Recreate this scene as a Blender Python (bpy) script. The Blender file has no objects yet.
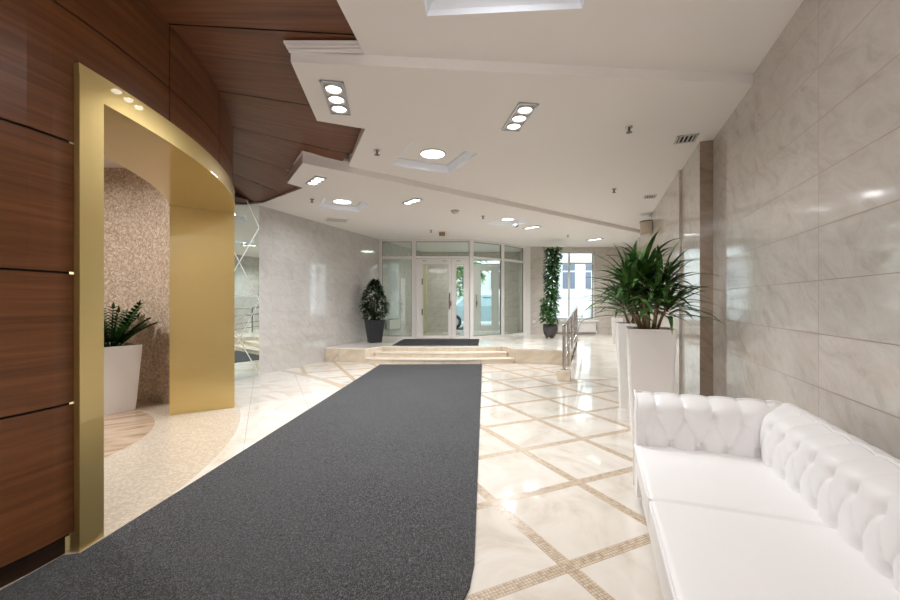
import bpy, bmesh, math, random
from mathutils import Vector, Matrix, Euler
random.seed(7)
PI = math.pi
C = bpy.context.scene.collection
SC = bpy.context.scene

# ------------------------------------------------------------------ helpers
def lin(r, g, b, a=1.0):
    f = lambda c: (c/255/12.92) if c/255 <= 0.04045 else ((c/255+0.055)/1.055)**2.4
    return (f(r), f(g), f(b), a)

class E:
    """socket expression"""
    def __init__(s, nt, v): s.nt, s.v = nt, v
    def _m(s, op, *o):
        n = s.nt.nodes.new('ShaderNodeMath'); n.operation = op
        for i, q in enumerate((s,)+o):
            q = q.v if isinstance(q, E) else q
            if isinstance(q, (int, float)): n.inputs[i].default_value = q
            else: s.nt.links.new(q, n.inputs[i])
        return E(s.nt, n.outputs[0])
    def __add__(s, o): return s._m('ADD', o)
    __radd__ = __add__
    def __sub__(s, o): return s._m('SUBTRACT', o)
    def __rsub__(s, o): return E(s.nt, o)._m('SUBTRACT', s)
    def __mul__(s, o): return s._m('MULTIPLY', o)
    __rmul__ = __mul__
    def __truediv__(s, o): return s._m('DIVIDE', o)
    def fract(s): return s._m('FRACT')
    def floor(s): return s._m('FLOOR')
    def abs(s): return s._m('ABSOLUTE')
    def sqrt(s): return s._m('SQRT')
    def lt(s, o): return s._m('LESS_THAN', o)
    def gt(s, o): return s._m('GREATER_THAN', o)
    def max(s, o): return s._m('MAXIMUM', o)
    def min(s, o): return s._m('MINIMUM', o)
    def atan2(s, o): return s._m('ARCTAN2', o)
    def smooth(s, a, b):
        n = s.nt.nodes.new('ShaderNodeMapRange'); n.interpolation_type = 'SMOOTHSTEP'
        n.inputs['From Min'].default_value = a; n.inputs['From Max'].default_value = b
        s.nt.links.new(s.v, n.inputs['Value']); return E(s.nt, n.outputs[0])

class Mat:
    def __init__(s, name, rough=0.5, metal=0.0, color=(0.8, 0.8, 0.8, 1), **kw):
        m = bpy.data.materials.new(name); m.use_nodes = True
        s.m, s.nt = m, m.node_tree
        s.b = s.nt.nodes['Principled BSDF']
        s.b.inputs['Roughness'].default_value = rough
        s.b.inputs['Metallic'].default_value = metal
        s.b.inputs['Base Color'].default_value = color
        for k, v in kw.items(): s.b.inputs[k.replace('_', ' ')].default_value = v
    def coord(s, which='Object'):
        n = s.nt.nodes.new('ShaderNodeTexCoord'); return n.outputs[which]
    def xyz(s, vec):
        n = s.nt.nodes.new('ShaderNodeSeparateXYZ'); s.nt.links.new(vec, n.inputs[0])
        return [E(s.nt, o) for o in n.outputs]
    def vec(s, x, y, z=0.0):
        n = s.nt.nodes.new('ShaderNodeCombineXYZ')
        for i, q in enumerate((x, y, z)):
            if isinstance(q, E): s.nt.links.new(q.v, n.inputs[i])
            else: n.inputs[i].default_value = q
        return n.outputs[0]
    def noise(s, vec, scale, detail=4, rough=0.55, dist=0.0, out='Fac'):
        n = s.nt.nodes.new('ShaderNodeTexNoise')
        n.inputs['Scale'].default_value = scale; n.inputs['Detail'].default_value = detail
        n.inputs['Roughness'].default_value = rough; n.inputs['Distortion'].default_value = dist
        s.nt.links.new(vec, n.inputs['Vector'])
        return E(s.nt, n.outputs[out])
    def white(s, vec):
        n = s.nt.nodes.new('ShaderNodeTexWhiteNoise'); n.noise_dimensions = '3D'
        s.nt.links.new(vec, n.inputs['Vector']); return E(s.nt, n.outputs['Value'])
    def voronoi(s, vec, scale, out='Color'):
        n = s.nt.nodes.new('ShaderNodeTexVoronoi'); n.inputs['Scale'].default_value = scale
        s.nt.links.new(vec, n.inputs['Vector']); return n.outputs[out]
    def ramp(s, fac, stops):
        n = s.nt.nodes.new('ShaderNodeValToRGB'); cr = n.color_ramp
        while len(cr.elements) > 1: cr.elements.remove(cr.elements[-1])
        cr.elements[0].position = stops[0][0]; cr.elements[0].color = stops[0][1]
        for p, c in stops[1:]:
            e = cr.elements.new(p); e.color = c
        s.nt.links.new(fac.v if isinstance(fac, E) else fac, n.inputs[0]); return n.outputs[0]
    def mix(s, fac, a, b, blend='MIX'):
        n = s.nt.nodes.new('ShaderNodeMix'); n.data_type = 'RGBA'; n.blend_type = blend
        for sock, q in ((n.inputs['Factor'], fac), (n.inputs[6], a), (n.inputs[7], b)):
            q = q.v if isinstance(q, E) else q
            if isinstance(q, (int, float, tuple)): sock.default_value = q
            else: s.nt.links.new(q, sock)
        return n.outputs[2]
    def color(s, sock): s.nt.links.new(sock, s.b.inputs['Base Color'])
    def rough(s, e): s.nt.links.new(e.v if isinstance(e, E) else e, s.b.inputs['Roughness'])
    def bump(s, e, strength=0.2, dist=0.01):
        n = s.nt.nodes.new('ShaderNodeBump'); n.inputs['Strength'].default_value = strength
        n.inputs['Distance'].default_value = dist
        s.nt.links.new(e.v if isinstance(e, E) else e, n.inputs['Height'])
        s.nt.links.new(n.outputs[0], s.b.inputs['Normal'])

KEEP = set()
def keep(bm): KEEP.add(id(bm))
def obj(name, bm, mat, parent=None, smooth=False, loc=None, rot=None):
    me = bpy.data.meshes.new(name)
    bmesh.ops.recalc_face_normals(bm, faces=bm.faces[:]) if id(bm) not in KEEP else KEEP.discard(id(bm))
    if smooth:
        for f in bm.faces: f.smooth = True
    bm.to_mesh(me); bm.free()
    o = bpy.data.objects.new(name, me); C.objects.link(o)
    if mat is not None:
        for q in (mat if isinstance(mat, (list, tuple)) else [mat]):
            me.materials.append(q.m if isinstance(q, Mat) else q)
    if parent is not None: o.parent = parent
    if loc is not None: o.location = loc
    if rot is not None: o.rotation_euler = rot
    if smooth == 'auto':
        try: me.set_sharp_from_angle(angle=math.radians(38))
        except Exception: pass
    return o

def tag(o, label, cat, group=None):
    o['label'] = label; o['category'] = cat
    if group: o['group'] = group
    return o
def thing(name, label, cat, loc=(0, 0, 0), rz=0.0, group=None):
    o = bpy.data.objects.new(name, None); C.objects.link(o); o.empty_display_size = 0.1
    o.location = loc; o.rotation_euler = (0, 0, rz)
    return tag(o, label, cat, group)
def struct(o): o['kind'] = 'structure'; return o
def sempty(name, loc=(0, 0, 0), rz=0.0):
    o = bpy.data.objects.new(name, None); C.objects.link(o); o.empty_display_size = 0.1
    o.location = loc; o.rotation_euler = (0, 0, rz); o['kind'] = 'structure'; return o
def kids(o): return [c for c in C.objects if c.parent == o]
def copy_tree(o, parent=None):
    c = o.copy(); C.objects.link(c)
    c.parent = parent
    for ch in kids(o): copy_tree(ch, c)
    return c

def box(bm, x0, x1, y0, y1, z0, z1, M=None, bev=0.0):
    vs = [bm.verts.new((x, y, z)) for x in (x0, x1) for y in (y0, y1) for z in (z0, z1)]
    fs = [bm.faces.new([vs[i] for i in q]) for q in ((0,1,3,2),(4,6,7,5),(0,4,5,1),(2,3,7,6),(0,2,6,4),(1,5,7,3))]
    if bev > 0:
        es = list({e for f in fs for e in f.edges})
        r = bmesh.ops.bevel(bm, geom=es, offset=bev, segments=2, affect='EDGES', profile=0.5)
        vs = list({v for f in r['faces'] for v in f.verts} | {v for v in vs if v.is_valid})
    if M is not None: bmesh.ops.transform(bm, matrix=M, verts=vs)
    return vs
def prism(bm, pts, z0, z1, caps=True):
    b = [bm.verts.new((p[0], p[1], z0)) for p in pts]; t = [bm.verts.new((p[0], p[1], z1)) for p in pts]
    n = len(pts)
    for i in range(n): bm.faces.new((b[i], b[(i+1) % n], t[(i+1) % n], t[i]))
    if caps: bm.faces.new(b[::-1]); bm.faces.new(t)
    return b+t
def frustum(bm, sections, M=None):
    """list of (z, half_x, half_y) rectangular sections lofted, capped at both ends"""
    rings = [[bm.verts.new((sx*hx, sy*hy, z)) for sx, sy in ((-1,-1),(1,-1),(1,1),(-1,1))] for z, hx, hy in sections]
    for a, b in zip(rings, rings[1:]):
        for i in range(4): bm.faces.new((a[i], a[(i+1) % 4], b[(i+1) % 4], b[i]))
    bm.faces.new(rings[0][::-1]); bm.faces.new(rings[-1])
def lathe(bm, prof, seg=24, M=None, cap=True):
    rings = []
    for r, z in prof:
        rings.append([bm.verts.new((r*math.cos(2*PI*i/seg), r*math.sin(2*PI*i/seg), z)) for i in range(seg)])
    for a, b in zip(rings, rings[1:]):
        for i in range(seg): bm.faces.new((a[i], a[(i+1) % seg], b[(i+1) % seg], b[i]))
    if cap:
        bm.faces.new(rings[0][::-1]); bm.faces.new(rings[-1])
    vs = [v for r in rings for v in r]
    if M is not None: bmesh.ops.transform(bm, matrix=M, verts=vs)
    return vs
def tube(bm, pts, r, seg=10, closed=False):
    pts = [Vector(p) for p in pts]; n = len(pts); rings = []
    up = Vector((0, 0, 1))
    for i, p in enumerate(pts):
        if closed: d = pts[(i+1) % n]-pts[i-1]
        else: d = pts[min(i+1, n-1)]-pts[max(i-1, 0)]
        d.normalize()
        u = d.cross(up)
        if u.length < 1e-3: u = d.cross(Vector((1, 0, 0)))
        u.normalize(); w = u.cross(d)
        rr = r[i] if isinstance(r, (list, tuple)) else r
        rings.append([bm.verts.new(p+u*rr*math.cos(2*PI*k/seg)+w*rr*math.sin(2*PI*k/seg)) for k in range(seg)])
    m = n if closed else n-1
    for i in range(m):
        a, b = rings[i], rings[(i+1) % n]
        for k in range(seg): bm.faces.new((a[k], a[(k+1) % seg], b[(k+1) % seg], b[k]))
    if not closed:
        bm.faces.new(rings[0][::-1]); bm.faces.new(rings[-1])
def rbox(bm, cx, cy, cz, hx, hy, hz, r, n=12, crown=0.0):
    """rounded box with a crowned top"""
    def ax(h):
        inner = [(-h+2*h*i/n) for i in range(n+1)]
        ed = [-h+r*k/4 for k in range(1, 4)]
        return sorted(set([round(q, 5) for q in inner+ed+[-e for e in ed]+[-h+r, h-r]]))
    X, Y, Z = ax(hx), ax(hy), ax(hz)
    vm = {}
    def V(x, y, z):
        k = (x, y, z)
        if k not in vm:
            q = Vector((max(-hx+r, min(hx-r, x)), max(-hy+r, min(hy-r, y)), max(-hz+r, min(hz-r, z))))
            d = Vector(k)-q
            if d.length > 1e-9: q = q+d.normalized()*r
            if z > 0: q.z += crown*max(0, 1-(x/hx)**2)**.6*max(0, 1-(y/hy)**2)**.6*(z/hz)
            vm[k] = bm.verts.new((cx+q.x, cy+q.y, cz+q.z))
        return vm[k]
    def face(A, B, f):
        for i in range(len(A)-1):
            for j in range(len(B)-1):
                bm.faces.new((f(A[i], B[j]), f(A[i+1], B[j]), f(A[i+1], B[j+1]), f(A[i], B[j+1])))
    for s in (X[0], X[-1]): face(Y, Z, lambda a, b, s=s: V(s, a, b))
    for s in (Y[0], Y[-1]): face(X, Z, lambda a, b, s=s: V(a, s, b))
    for s in (Z[0], Z[-1]): face(X, Y, lambda a, b, s=s: V(a, b, s))
def NB(): return bmesh.new()
def strip_wall(bm, pts, z0, z1, u0=0.0):
    """vertical ribbon along a plan polyline with metric UVs (length, height)"""
    uv = bm.loops.layers.uv.verify(); L = u0
    for a, b in zip(pts, pts[1:]):
        d = math.hypot(b[0]-a[0], b[1]-a[1])
        vs = [bm.verts.new((a[0], a[1], z0)), bm.verts.new((b[0], b[1], z0)), bm.verts.new((b[0], b[1], z1)), bm.verts.new((a[0], a[1], z1))]
        f = bm.faces.new(vs)
        for l, q in zip(f.loops, ((L, z0), (L+d, z0), (L+d, z1), (L, z1))): l[uv].uv = q
        L += d
    return L
def Rz(a): return Matrix.Rotation(a, 4, 'Z')
def T(x, y, z=0): return Matrix.Translation((x, y, z))

# plan frame that follows the long marble wall: s across (to the wall), t along it
SA, CA = 0.345, 0.9386
WROT = -math.atan2(SA, CA)
def st(s, t): return (CA*s+SA*t, -SA*s+CA*t)
# floor grid
GA = math.radians(24.8); GC, GS = math.cos(GA), math.sin(GA)
# round wood wall
WC = (-6.37, 2.3); WR = 4.5
def wp(theta, r=WR): return (WC[0]+r*math.cos(theta), WC[1]+r*math.sin(theta))
D = math.radians
Z_REAR, Z_MID, Z_FRONT, Z_WOOD = 2.90, 2.98, 3.06, 3.12
PZ = 0.29                                    # raised platform

# ------------------------------------------------------------------ materials
def marble_cols(M, vec, scale, stops, warp=1.2, rough=.6):
    n = M.noise(vec, scale, 6, rough, warp)
    return M.ramp(n, stops), n

# floor
F = Mat('floor_tiles', rough=0.07)
F.b.inputs['Specular IOR Level'].default_value = 0.6
P = F.coord('Object'); x, y, z = F.xyz(P)
a = x*GC+y*GS; b = y*GC-x*GS
per, sw = 0.667, 0.068
fa = ((a-1.30+sw/2)/per).fract()*per; fb = ((b-1.48+sw/2)/per).fract()*per
ia = ((a-1.30+sw/2)/per).floor(); ib = ((b-1.48+sw/2)/per).floor()
strip = fa.lt(sw).max(fb.lt(sw))
cell = sw/4
mort = (fa/cell).fract().lt(0.16).max((fb/cell).fract().lt(0.16))
chip = F.white(F.vec((a/cell).floor(), (b/cell).floor(), 3.0))
rnd = F.white(F.vec(ia, ib, 0.5))
mv = F.vec(x+rnd*7.0, y*1.0+rnd*3.0, rnd*5.0)
base, _ = marble_cols(F, mv, 1.6, [(0.25, lin(190, 178, 162)), (0.45, lin(212, 204, 193)), (0.62, lin(220, 214, 205)), (0.8, lin(202, 191, 177))], 2.2)
edge = (fa-sw).abs().lt(0.003).max((fb-sw).abs().lt(0.003)).max((fa-per).abs().lt(0.002))
chipc = F.ramp(chip, [(0, lin(192, 172, 148)), (0.5, lin(206, 190, 168)), (1, lin(172, 150, 126))])
stripc = F.mix(mort, chipc, lin(150, 132, 112))
dx = x-WC[0]; dy = y-WC[1]; r = (dx*dx+dy*dy).sqrt()
grid = F.mix(edge*0.5, F.mix(strip, base, stripc), lin(190, 172, 150))
ja = ((a+0.17)/0.63).fract()*0.63
jb = ((b-0.2)/1.26).fract()*1.26
plain = F.mix(ja.lt(0.006).max(jb.lt(0.005)), base, lin(176, 170, 160))
col = F.mix(r.lt(5.95), grid, plain)
band = r.gt(5.92)*r.lt(6.04)
col = F.mix(band, col, lin(200, 182, 160))
ang = dy.atan2(dx)
mc = 0.018
mfr = (r/mc).fract().lt(0.13).max((ang*4.2/mc).fract().lt(0.13))
mch = F.white(F.vec((r/mc).floor(), (ang*4.2/mc).floor(), 1.0))
apron = F.mix(mfr, F.ramp(mch, [(0, lin(192, 177, 158)), (0.6, lin(203, 190, 172)), (1, lin(212, 201, 186))]), lin(180, 164, 145))
inap = r.lt(4.575)
col = F.mix(inap, col, apron)
ex = x+4.3; ey = y-3.25
disc = (ex*ex+ey*ey).sqrt().lt(1.53)
brown, _ = marble_cols(F, F.vec(x*0.6+y*0.4, y*3.0-x*2.0, 0.0), 1.6, [(0.3, lin(146, 118, 94)), (0.5, lin(180, 156, 132)), (0.7, lin(200, 182, 160))], 1.5)
col = F.mix(disc*inap, col, brown)
F.color(col)
F.rough((strip*r.gt(6.04)*0.2+0.06).max(inap*0.2))

def tile_wall(name, tw, th, uo, vo, stops, rough=0.09, joint=lin(146, 126, 104), jw=0.005, vs=2.0, jc=0.9):
    M = Mat(name, rough=rough)
    u, v, _ = M.xyz(M.coord('UV'))
    fu = ((u-uo)/tw).fract()*tw; fv = ((v-vo)/th).fract()*th
    rn = M.white(M.vec(((u-uo)/tw).floor(), ((v-vo)/th).floor(), 2.5))
    q = M.vec(u*1.0+v*0.9+rn*9.0, v*2.1-u*1.5+rn*4.0, rn*6.0)
    c, n = marble_cols(M, q, vs, stops, 1.6)
    n2 = M.noise(q, 14.0, 3, .6, 0.6)
    c = M.mix(n2.smooth(0.5, 0.75)*0.25, c, stops[0][1])
    c = M.mix(rn*0.16, c, stops[0][1])
    j = fu.lt(jw).max(fv.lt(jw))
    M.color(M.mix(j*jc, c, joint))
    M.b.inputs['Specular IOR Level'].default_value = 0.9
    M.rough(j*0.4+rough)
    M.bump(M.noise(q, 1.3, 2), 0.02, 0.02)
    return M
MARBLE = [(0.25, lin(186, 176, 165)), (0.45, lin(203, 196, 188)), (0.6, lin(210, 204, 197)), (0.8, lin(194, 185, 175))]
M_WALL = tile_wall('marble_wall_tiles', 0.965, 0.2985, 2.81, 1.368, MARBLE)
MARBLE_L = [(0.22, lin(178, 173, 168)), (0.45, lin(192, 188, 184)), (0.6, lin(199, 196, 193)), (0.82, lin(184, 178, 172))]
M_WALL_L = tile_wall('grey_marble_wall_tiles', 0.965, 0.2985, 0.0, 1.368, MARBLE_L, rough=0.07, jc=0.5)
TRAV = [(0.3, lin(200, 182, 160)), (0.5, lin(216, 202, 182)), (0.7, lin(224, 212, 196))]
M_RETURN_SHADE = tile_wall('shaded_marble_return', 0.965, 0.2985, 2.81, 1.368, [(0.28, lin(138, 120, 104)), (0.5, lin(160, 143, 126)), (0.75, lin(172, 156, 140))])  # wall marble darkened and browned: shade of the return face put into colour
M_STEP = tile_wall('travertine_riser', 1.2, 0.5, 0.3, -0.1, TRAV, rough=0.2, vs=1.5)
PLAT = Mat('platform_marble', rough=0.08)
px, py, pz = PLAT.xyz(PLAT.coord('Object'))
pc, _ = marble_cols(PLAT, PLAT.vec(px, py, pz), 1.3, [(0.3, lin(214, 205, 192)), (0.5, lin(232, 226, 216)), (0.7, lin(240, 235, 227))], 2.0)
pj = ((px*GC+py*GS)/0.667).fract().lt(0.012).max(((py*GC-px*GS)/0.667).fract().lt(0.012))
PLAT.color(PLAT.mix(pj*0.6, pc, lin(190, 176, 158)))
TRD = Mat('step_tread', rough=0.2, color=lin(238, 222, 200))
tn, _ = marble_cols(TRD, TRD.coord('Object'), 2.0, [(0.3, lin(216, 204, 188)), (0.6, lin(230, 221, 208))])
TRD.color(tn)

def wood(name, dark, mid, light, rough=0.32, sx=0.9, sy=26.0, coat=0.15):
    M = Mat(name, rough=rough); u, v, _ = M.xyz(M.coord('UV'))
    q = M.vec(u*sx, v*sy, (v/0.647).floor()*3.1)
    n1 = M.noise(q, 1.0, 7, .62, 0.5)
    n2 = M.noise(M.vec(u*4.0, v*150.0), 1.0, 3, .6)
    c = M.ramp(n1, [(0.28, dark), (0.5, mid), (0.72, light)])
    c = M.mix(n2.smooth(.45, .75)*0.35, c, dark)
    M.color(c); M.b.inputs['Coat Weight'].default_value = coat; M.b.inputs['Coat Roughness'].default_value = 0.25
    M.b.inputs['Specular IOR Level'].default_value = 0.3
    M.bump(n2, 0.05, 0.004)
    return M
WOOD = wood('walnut_panel', lin(80, 47, 25), lin(104, 64, 36), lin(124, 80, 47), coat=0.0)
WOODC = wood('walnut_ceiling', lin(84, 48, 27), lin(110, 66, 38), lin(130, 84, 51), rough=0.4, coat=0.0)
DARK = Mat('dark_groove', rough=0.8, color=lin(26, 17, 12))
PLINTH = wood('dark_plinth', lin(34, 20, 13), lin(46, 28, 18), lin(56, 36, 24))
GOLD = Mat('brushed_gold', rough=0.32, metal=0.85)
gx, gy, gz = GOLD.xyz(GOLD.coord('Object'))
gn = GOLD.noise(GOLD.vec(gx*2.0, gy*2.0, gz*60.0), 1.0, 3)
GOLD.color(GOLD.mix(gn*0.3, lin(212, 187, 124), lin(201, 174, 110)))
GOLD.b.inputs['Coat Weight'].default_value = 0.8; GOLD.b.inputs['Coat Roughness'].default_value = 0.01
CEIL = Mat('white_ceiling_paint', rough=0.85, color=lin(226, 219, 213))
cn = CEIL.noise(CEIL.coord('Object'), 3.0, 3)
CEIL.color(CEIL.mix(cn*0.2, lin(240, 235, 231), lin(235, 229, 224)))
COVE = Mat('coffer_lit_tint', rough=0.8, color=lin(232, 234, 240))
cv = COVE.noise(COVE.coord('Object'), 4.0, 2); COVE.color(COVE.mix(cv*0.2, lin(238, 242, 250), lin(232, 236, 246)))  # bluish white puts the light on the cove sides into their colour
def simple(name, c, rough=0.5, metal=0.0, var=0.12, scale=20.0, **kw):
    M = Mat(name, rough=rough, metal=metal, **kw)
    n = M.noise(M.coord('Object'), scale, 3)
    d = tuple(q*(1-var*1.5) for q in c[:3])+(1,)
    M.color(M.mix(n, c, d)); return M
WHITEM = simple('white_frame', lin(232, 229, 226), 0.35, var=.04)
CHROME = simple('brushed_steel', lin(205, 200, 196), 0.18, 1.0, var=.08, scale=8)
SILVER = simple('fixture_silver', lin(190, 192, 196), 0.3, 0.9, var=.05)
BLACKP = simple('dark_planter', lin(38, 41, 48), 0.35, var=.1)
GREYP = simple('grey_planter', lin(74, 70, 70), 0.5, var=.1)
WPLANT = simple('white_planter', lin(240, 237, 235), 0.25, var=.02, scale=5)
SOIL = simple('soil', lin(52, 40, 30), 0.95, var=.5, scale=60)
CANE = simple('cane_bark', lin(176, 146, 108), 0.8, var=.3, scale=30)
BARK = simple('trunk_bark', lin(84, 66, 48), 0.85, var=.3, scale=30)
YELLOW = simple('yellow_panel', lin(204, 196, 158), 0.5, var=.05)
BROWNM = simple('brown_plastic', lin(160, 122, 86), 0.5)
GREY = simple('grey_metal', lin(120, 118, 116), 0.4, .5)
LGREY = simple('light_grey_paint', lin(205, 202, 198), 0.5, var=.05)
BEIGEP = simple('beige_plastic', lin(196, 182, 164), 0.5, var=.05)
def leafmat(name, c1, c2, c3):
    M = Mat(name, rough=0.45); M.b.inputs['Specular IOR Level'].default_value = 0.3
    n = M.noise(M.coord('Object'), 9.0, 3)
    M.color(M.ramp(n, [(0.3, c1), (0.5, c2), (0.72, c3)]))
    M.b.inputs['Transmission Weight'].default_value = 0.0
    M.b.inputs['Subsurface Weight'].default_value = 0.0
    return M
LEAF_P = leafmat('palm_leaf', lin(34, 62, 28), lin(62, 98, 46), lin(104, 138, 72))
LEAF_Z = leafmat('fern_leaf', lin(14, 40, 16), lin(30, 66, 26), lin(60, 100, 42))
LEAF_F = leafmat('ficus_leaf', lin(18, 38, 18), lin(34, 62, 30), lin(62, 92, 48))
LEAF_C = leafmat('climber_leaf', lin(34, 72, 34), lin(60, 108, 54), lin(120, 156, 92))
LEAF_T = leafmat('tree_leaf', lin(70, 110, 50), lin(110, 150, 80), lin(160, 190, 120))

LEATHER = Mat('white_leather', rough=0.42)
ln = LEATHER.voronoi(LEATHER.coord('Object'), 260.0, 'Distance')
ln2 = LEATHER.noise(LEATHER.coord('Object'), 5.0, 3)
LEATHER.color(LEATHER.mix(ln2*0.4, lin(243, 242, 242), lin(238, 236, 235)))
LEATHER.bump(ln, 0.06, 0.002)
LEATHER.b.inputs['Coat Weight'].default_value = 0.06

CARPET = Mat('charcoal_carpet', rough=0.95)
q = CARPET.coord('Object'); cx_, cy_, _ = CARPET.xyz(q)
c1 = CARPET.white(CARPET.vec((cx_*300.0).floor(), (cy_*210.0).floor(), 1.0))
c2 = CARPET.noise(CARPET.vec(cx_*60.0, cy_*45.0), 1.0, 3, .7)
c3 = CARPET.noise(q, 1.3, 4)
c4 = CARPET.noise(q, 170.0, 2, .7)
cc = CARPET.ramp(c1*0.34+c2*0.36+c4*0.3, [(0.25, lin(18, 18, 19)), (0.5, lin(49, 49, 50)), (0.78, lin(116, 116, 117))])
CARPET.color(CARPET.mix(c3.smooth(.38, .62)*0.3, cc, lin(70, 70, 72)))
CARPET.bump(c4, 0.15, 0.003)
MATM = simple('door_mat_rib', lin(52, 50, 52), 0.95, var=.4, scale=70)

MOSAIC = Mat('bronze_mosaic', rough=0.3)
u, v, _ = MOSAIC.xyz(MOSAIC.coord('UV'))
vc = MOSAIC.voronoi(MOSAIC.vec(u*1.0, v*0.9), 55.0, 'Color')
sx = MOSAIC.nt.nodes.new('ShaderNodeSeparateColor'); MOSAIC.nt.links.new(vc, sx.inputs[0])
big = MOSAIC.noise(MOSAIC.vec(u, v), 5.0, 3)
MOSAIC.color(MOSAIC.ramp(E(MOSAIC.nt, sx.outputs[0])*0.75+big*0.3, [(0.1, lin(158, 138, 120)), (0.45, lin(184, 165, 146)), (0.75, lin(204, 187, 168)), (1.0, lin(226, 212, 196))]))
MOSAIC.b.inputs['Metallic'].default_value = 0.1

def glass(name, tint=(0.83, 0.915, 0.875, 1), refl=1.0):
    m = bpy.data.materials.new(name); m.use_nodes = True; nt = m.node_tree
    for n in list(nt.nodes): nt.nodes.remove(n)
    out = nt.nodes.new('ShaderNodeOutputMaterial'); mx = nt.nodes.new('ShaderNodeMixShader')
    tr = nt.nodes.new('ShaderNodeBsdfTransparent'); gl = nt.nodes.new('ShaderNodeBsdfGlossy')
    lw = nt.nodes.new('ShaderNodeLayerWeight'); lw.inputs['Blend'].default_value = 0.5
    pw_ = nt.nodes.new('ShaderNodeMath'); pw_.operation = 'POWER'; pw_.inputs[1].default_value = 5.0
    nt.links.new(lw.outputs['Facing'], pw_.inputs[0])
    fr = nt.nodes.new('ShaderNodeMath'); fr.operation = 'MULTIPLY_ADD'; fr.inputs[1].default_value = 0.9; fr.inputs[2].default_value = 0.045
    nt.links.new(pw_.outputs[0], fr.inputs[0])
    tr.inputs[0].default_value = tint; gl.inputs['Roughness'].default_value = 0.01
    nt.links.new(fr.outputs[0], mx.inputs[0]); nt.links.new(tr.outputs[0], mx.inputs[1]); nt.links.new(gl.outputs[0], mx.inputs[2])
    nt.links.new(mx.outputs[0], out.inputs[0]); return m
GLASS = glass('window_glass')
MIRROR = Mat('bevelled_mirror', rough=0.015, metal=1.0)
u, v, _ = MIRROR.xyz(MIRROR.coord('UV'))
d1 = ((u*1.55+v)/1.25).fract(); d2 = ((v-u*1.55)/1.25).fract()
hl = (v-1.35).abs().lt(0.006)
mm = d1.lt(0.03).max(d2.lt(0.03)).max(hl)
MIRROR.color(MIRROR.mix(mm, lin(222, 232, 228), lin(250, 252, 252)))
MIRROR.rough(mm*0.35+0.012)
def emis(name, c, s):
    m = bpy.data.materials.new(name); m.use_nodes = True; nt = m.node_tree
    b = nt.nodes['Principled BSDF']; b.inputs['Base Color'].default_value = (0.9, 0.9, 0.9, 1)
    b.inputs['Emission Color'].default_value = c; b.inputs['Emission Strength'].default_value = s; return m
LAMP = emis('lamp_glow', (1.0, 0.97, 0.93, 1), 9.0)
LAMPC = emis('panel_glow', (0.93, 0.97, 1.0, 1), 7.0)

# ------------------------------------------------------------------ setting: floor, platform, steps, ramp
bm = NB()
f = bm.faces.new([bm.verts.new(p) for p in ((-9, -5, 0), (7, -5, 0), (7, 14, 0), (-9, 14, 0))])
struct(obj('floor', bm, F))
LS = -5.41                                   # plane of the far left marble wall (s)
def left_x(Y): return (LS+SA*Y)/CA
def right_x(Y, s=1.01): return (s+SA*Y)/CA
RS = -0.46                                   # ramp edge under the railing
ramp_edge = lambda Y: (RS+SA*Y)/CA
def arc_front(x0, x1, y, bow, n=14):
    return [(x0+(x1-x0)*i/n, y-bow*(1-(2*i/n-1)**2)) for i in range(n+1)]
pl = [(left_x(8.47)+.01, 8.47), (-1.74, 8.22)]+[(-1.50, 8.62)]+arc_front(-1.46, 1.12, 8.70, 0.14)+[(1.22, 8.5), (1.30, 8.2), (ramp_edge(7.92)-.02, 7.92), (ramp_edge(10.6)-.02, 10.6),
      (right_x(10.6), 10.6), (right_x(13.4), 13.4), (left_x(13.4), 13.4)]
bm = NB(); prism(bm, pl, 0.0, PZ-0.02); o = struct(obj('platform', bm, M_STEP))
# give the riser metric UVs
def box_uv(o):
    me = o.data; uvl = me.uv_layers.new(name='UVMap') if not me.uv_layers else me.uv_layers[0]
    for p in me.polygons:
        n = p.normal; t = Vector((-n.y, n.x, 0)); 
        for li in p.loop_indices:
            c = me.vertices[me.loops[li].vertex_index].co
            uvl.data[li].uv = (c.x, c.y) if abs(n.z) > .5 else (c.dot(t.normalized()), c.z)
box_uv(o)
bm = NB(); prism(bm, pl, PZ-0.02, PZ); o = struct(obj('platform_top', bm, PLAT))
for k, (x0, x1, Y, bow, zt) in enumerate(((-1.74, 1.30, 8.17, 0.17, 0.097), (-1.58, 1.20, 8.43, 0.155, 0.193))):
    pts = arc_front(x0, x1, Y, bow)+[(x1-.02, 8.66), (x0+.02, 8.66)]
    bm = NB(); prism(bm, pts, 0.0 if k == 0 else 0.097, zt-0.018)
    o = struct(obj('step', bm, M_STEP)); box_uv(o)
    fr = arc_front(x0-.01, x1+.01, Y-.012, bow)+[(x1-.02, 8.66), (x0+.02, 8.66)]
    bm = NB(); prism(bm, fr, zt-0.018, zt); obj('tread', bm, TRD, o)
# ramp on the right of the railing
bm = NB()
rp = [(ramp_edge(6.45), 6.45, 0.003), (right_x(6.45), 6.45, 0.003), (right_x(10.6), 10.6, PZ), (ramp_edge(10.6), 10.6, PZ)]
v_ = [bm.verts.new(q) for q in rp]; w_ = [bm.verts.new((q[0], q[1], -0.02)) for q in rp]
bm.faces.new(v_); bm.faces.new(w_[::-1])
for i in range(4): bm.faces.new((v_[i], w_[i], w_[(i+1) % 4], v_[(i+1) % 4]))
struct(obj('ramp', bm, PLAT))

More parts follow.
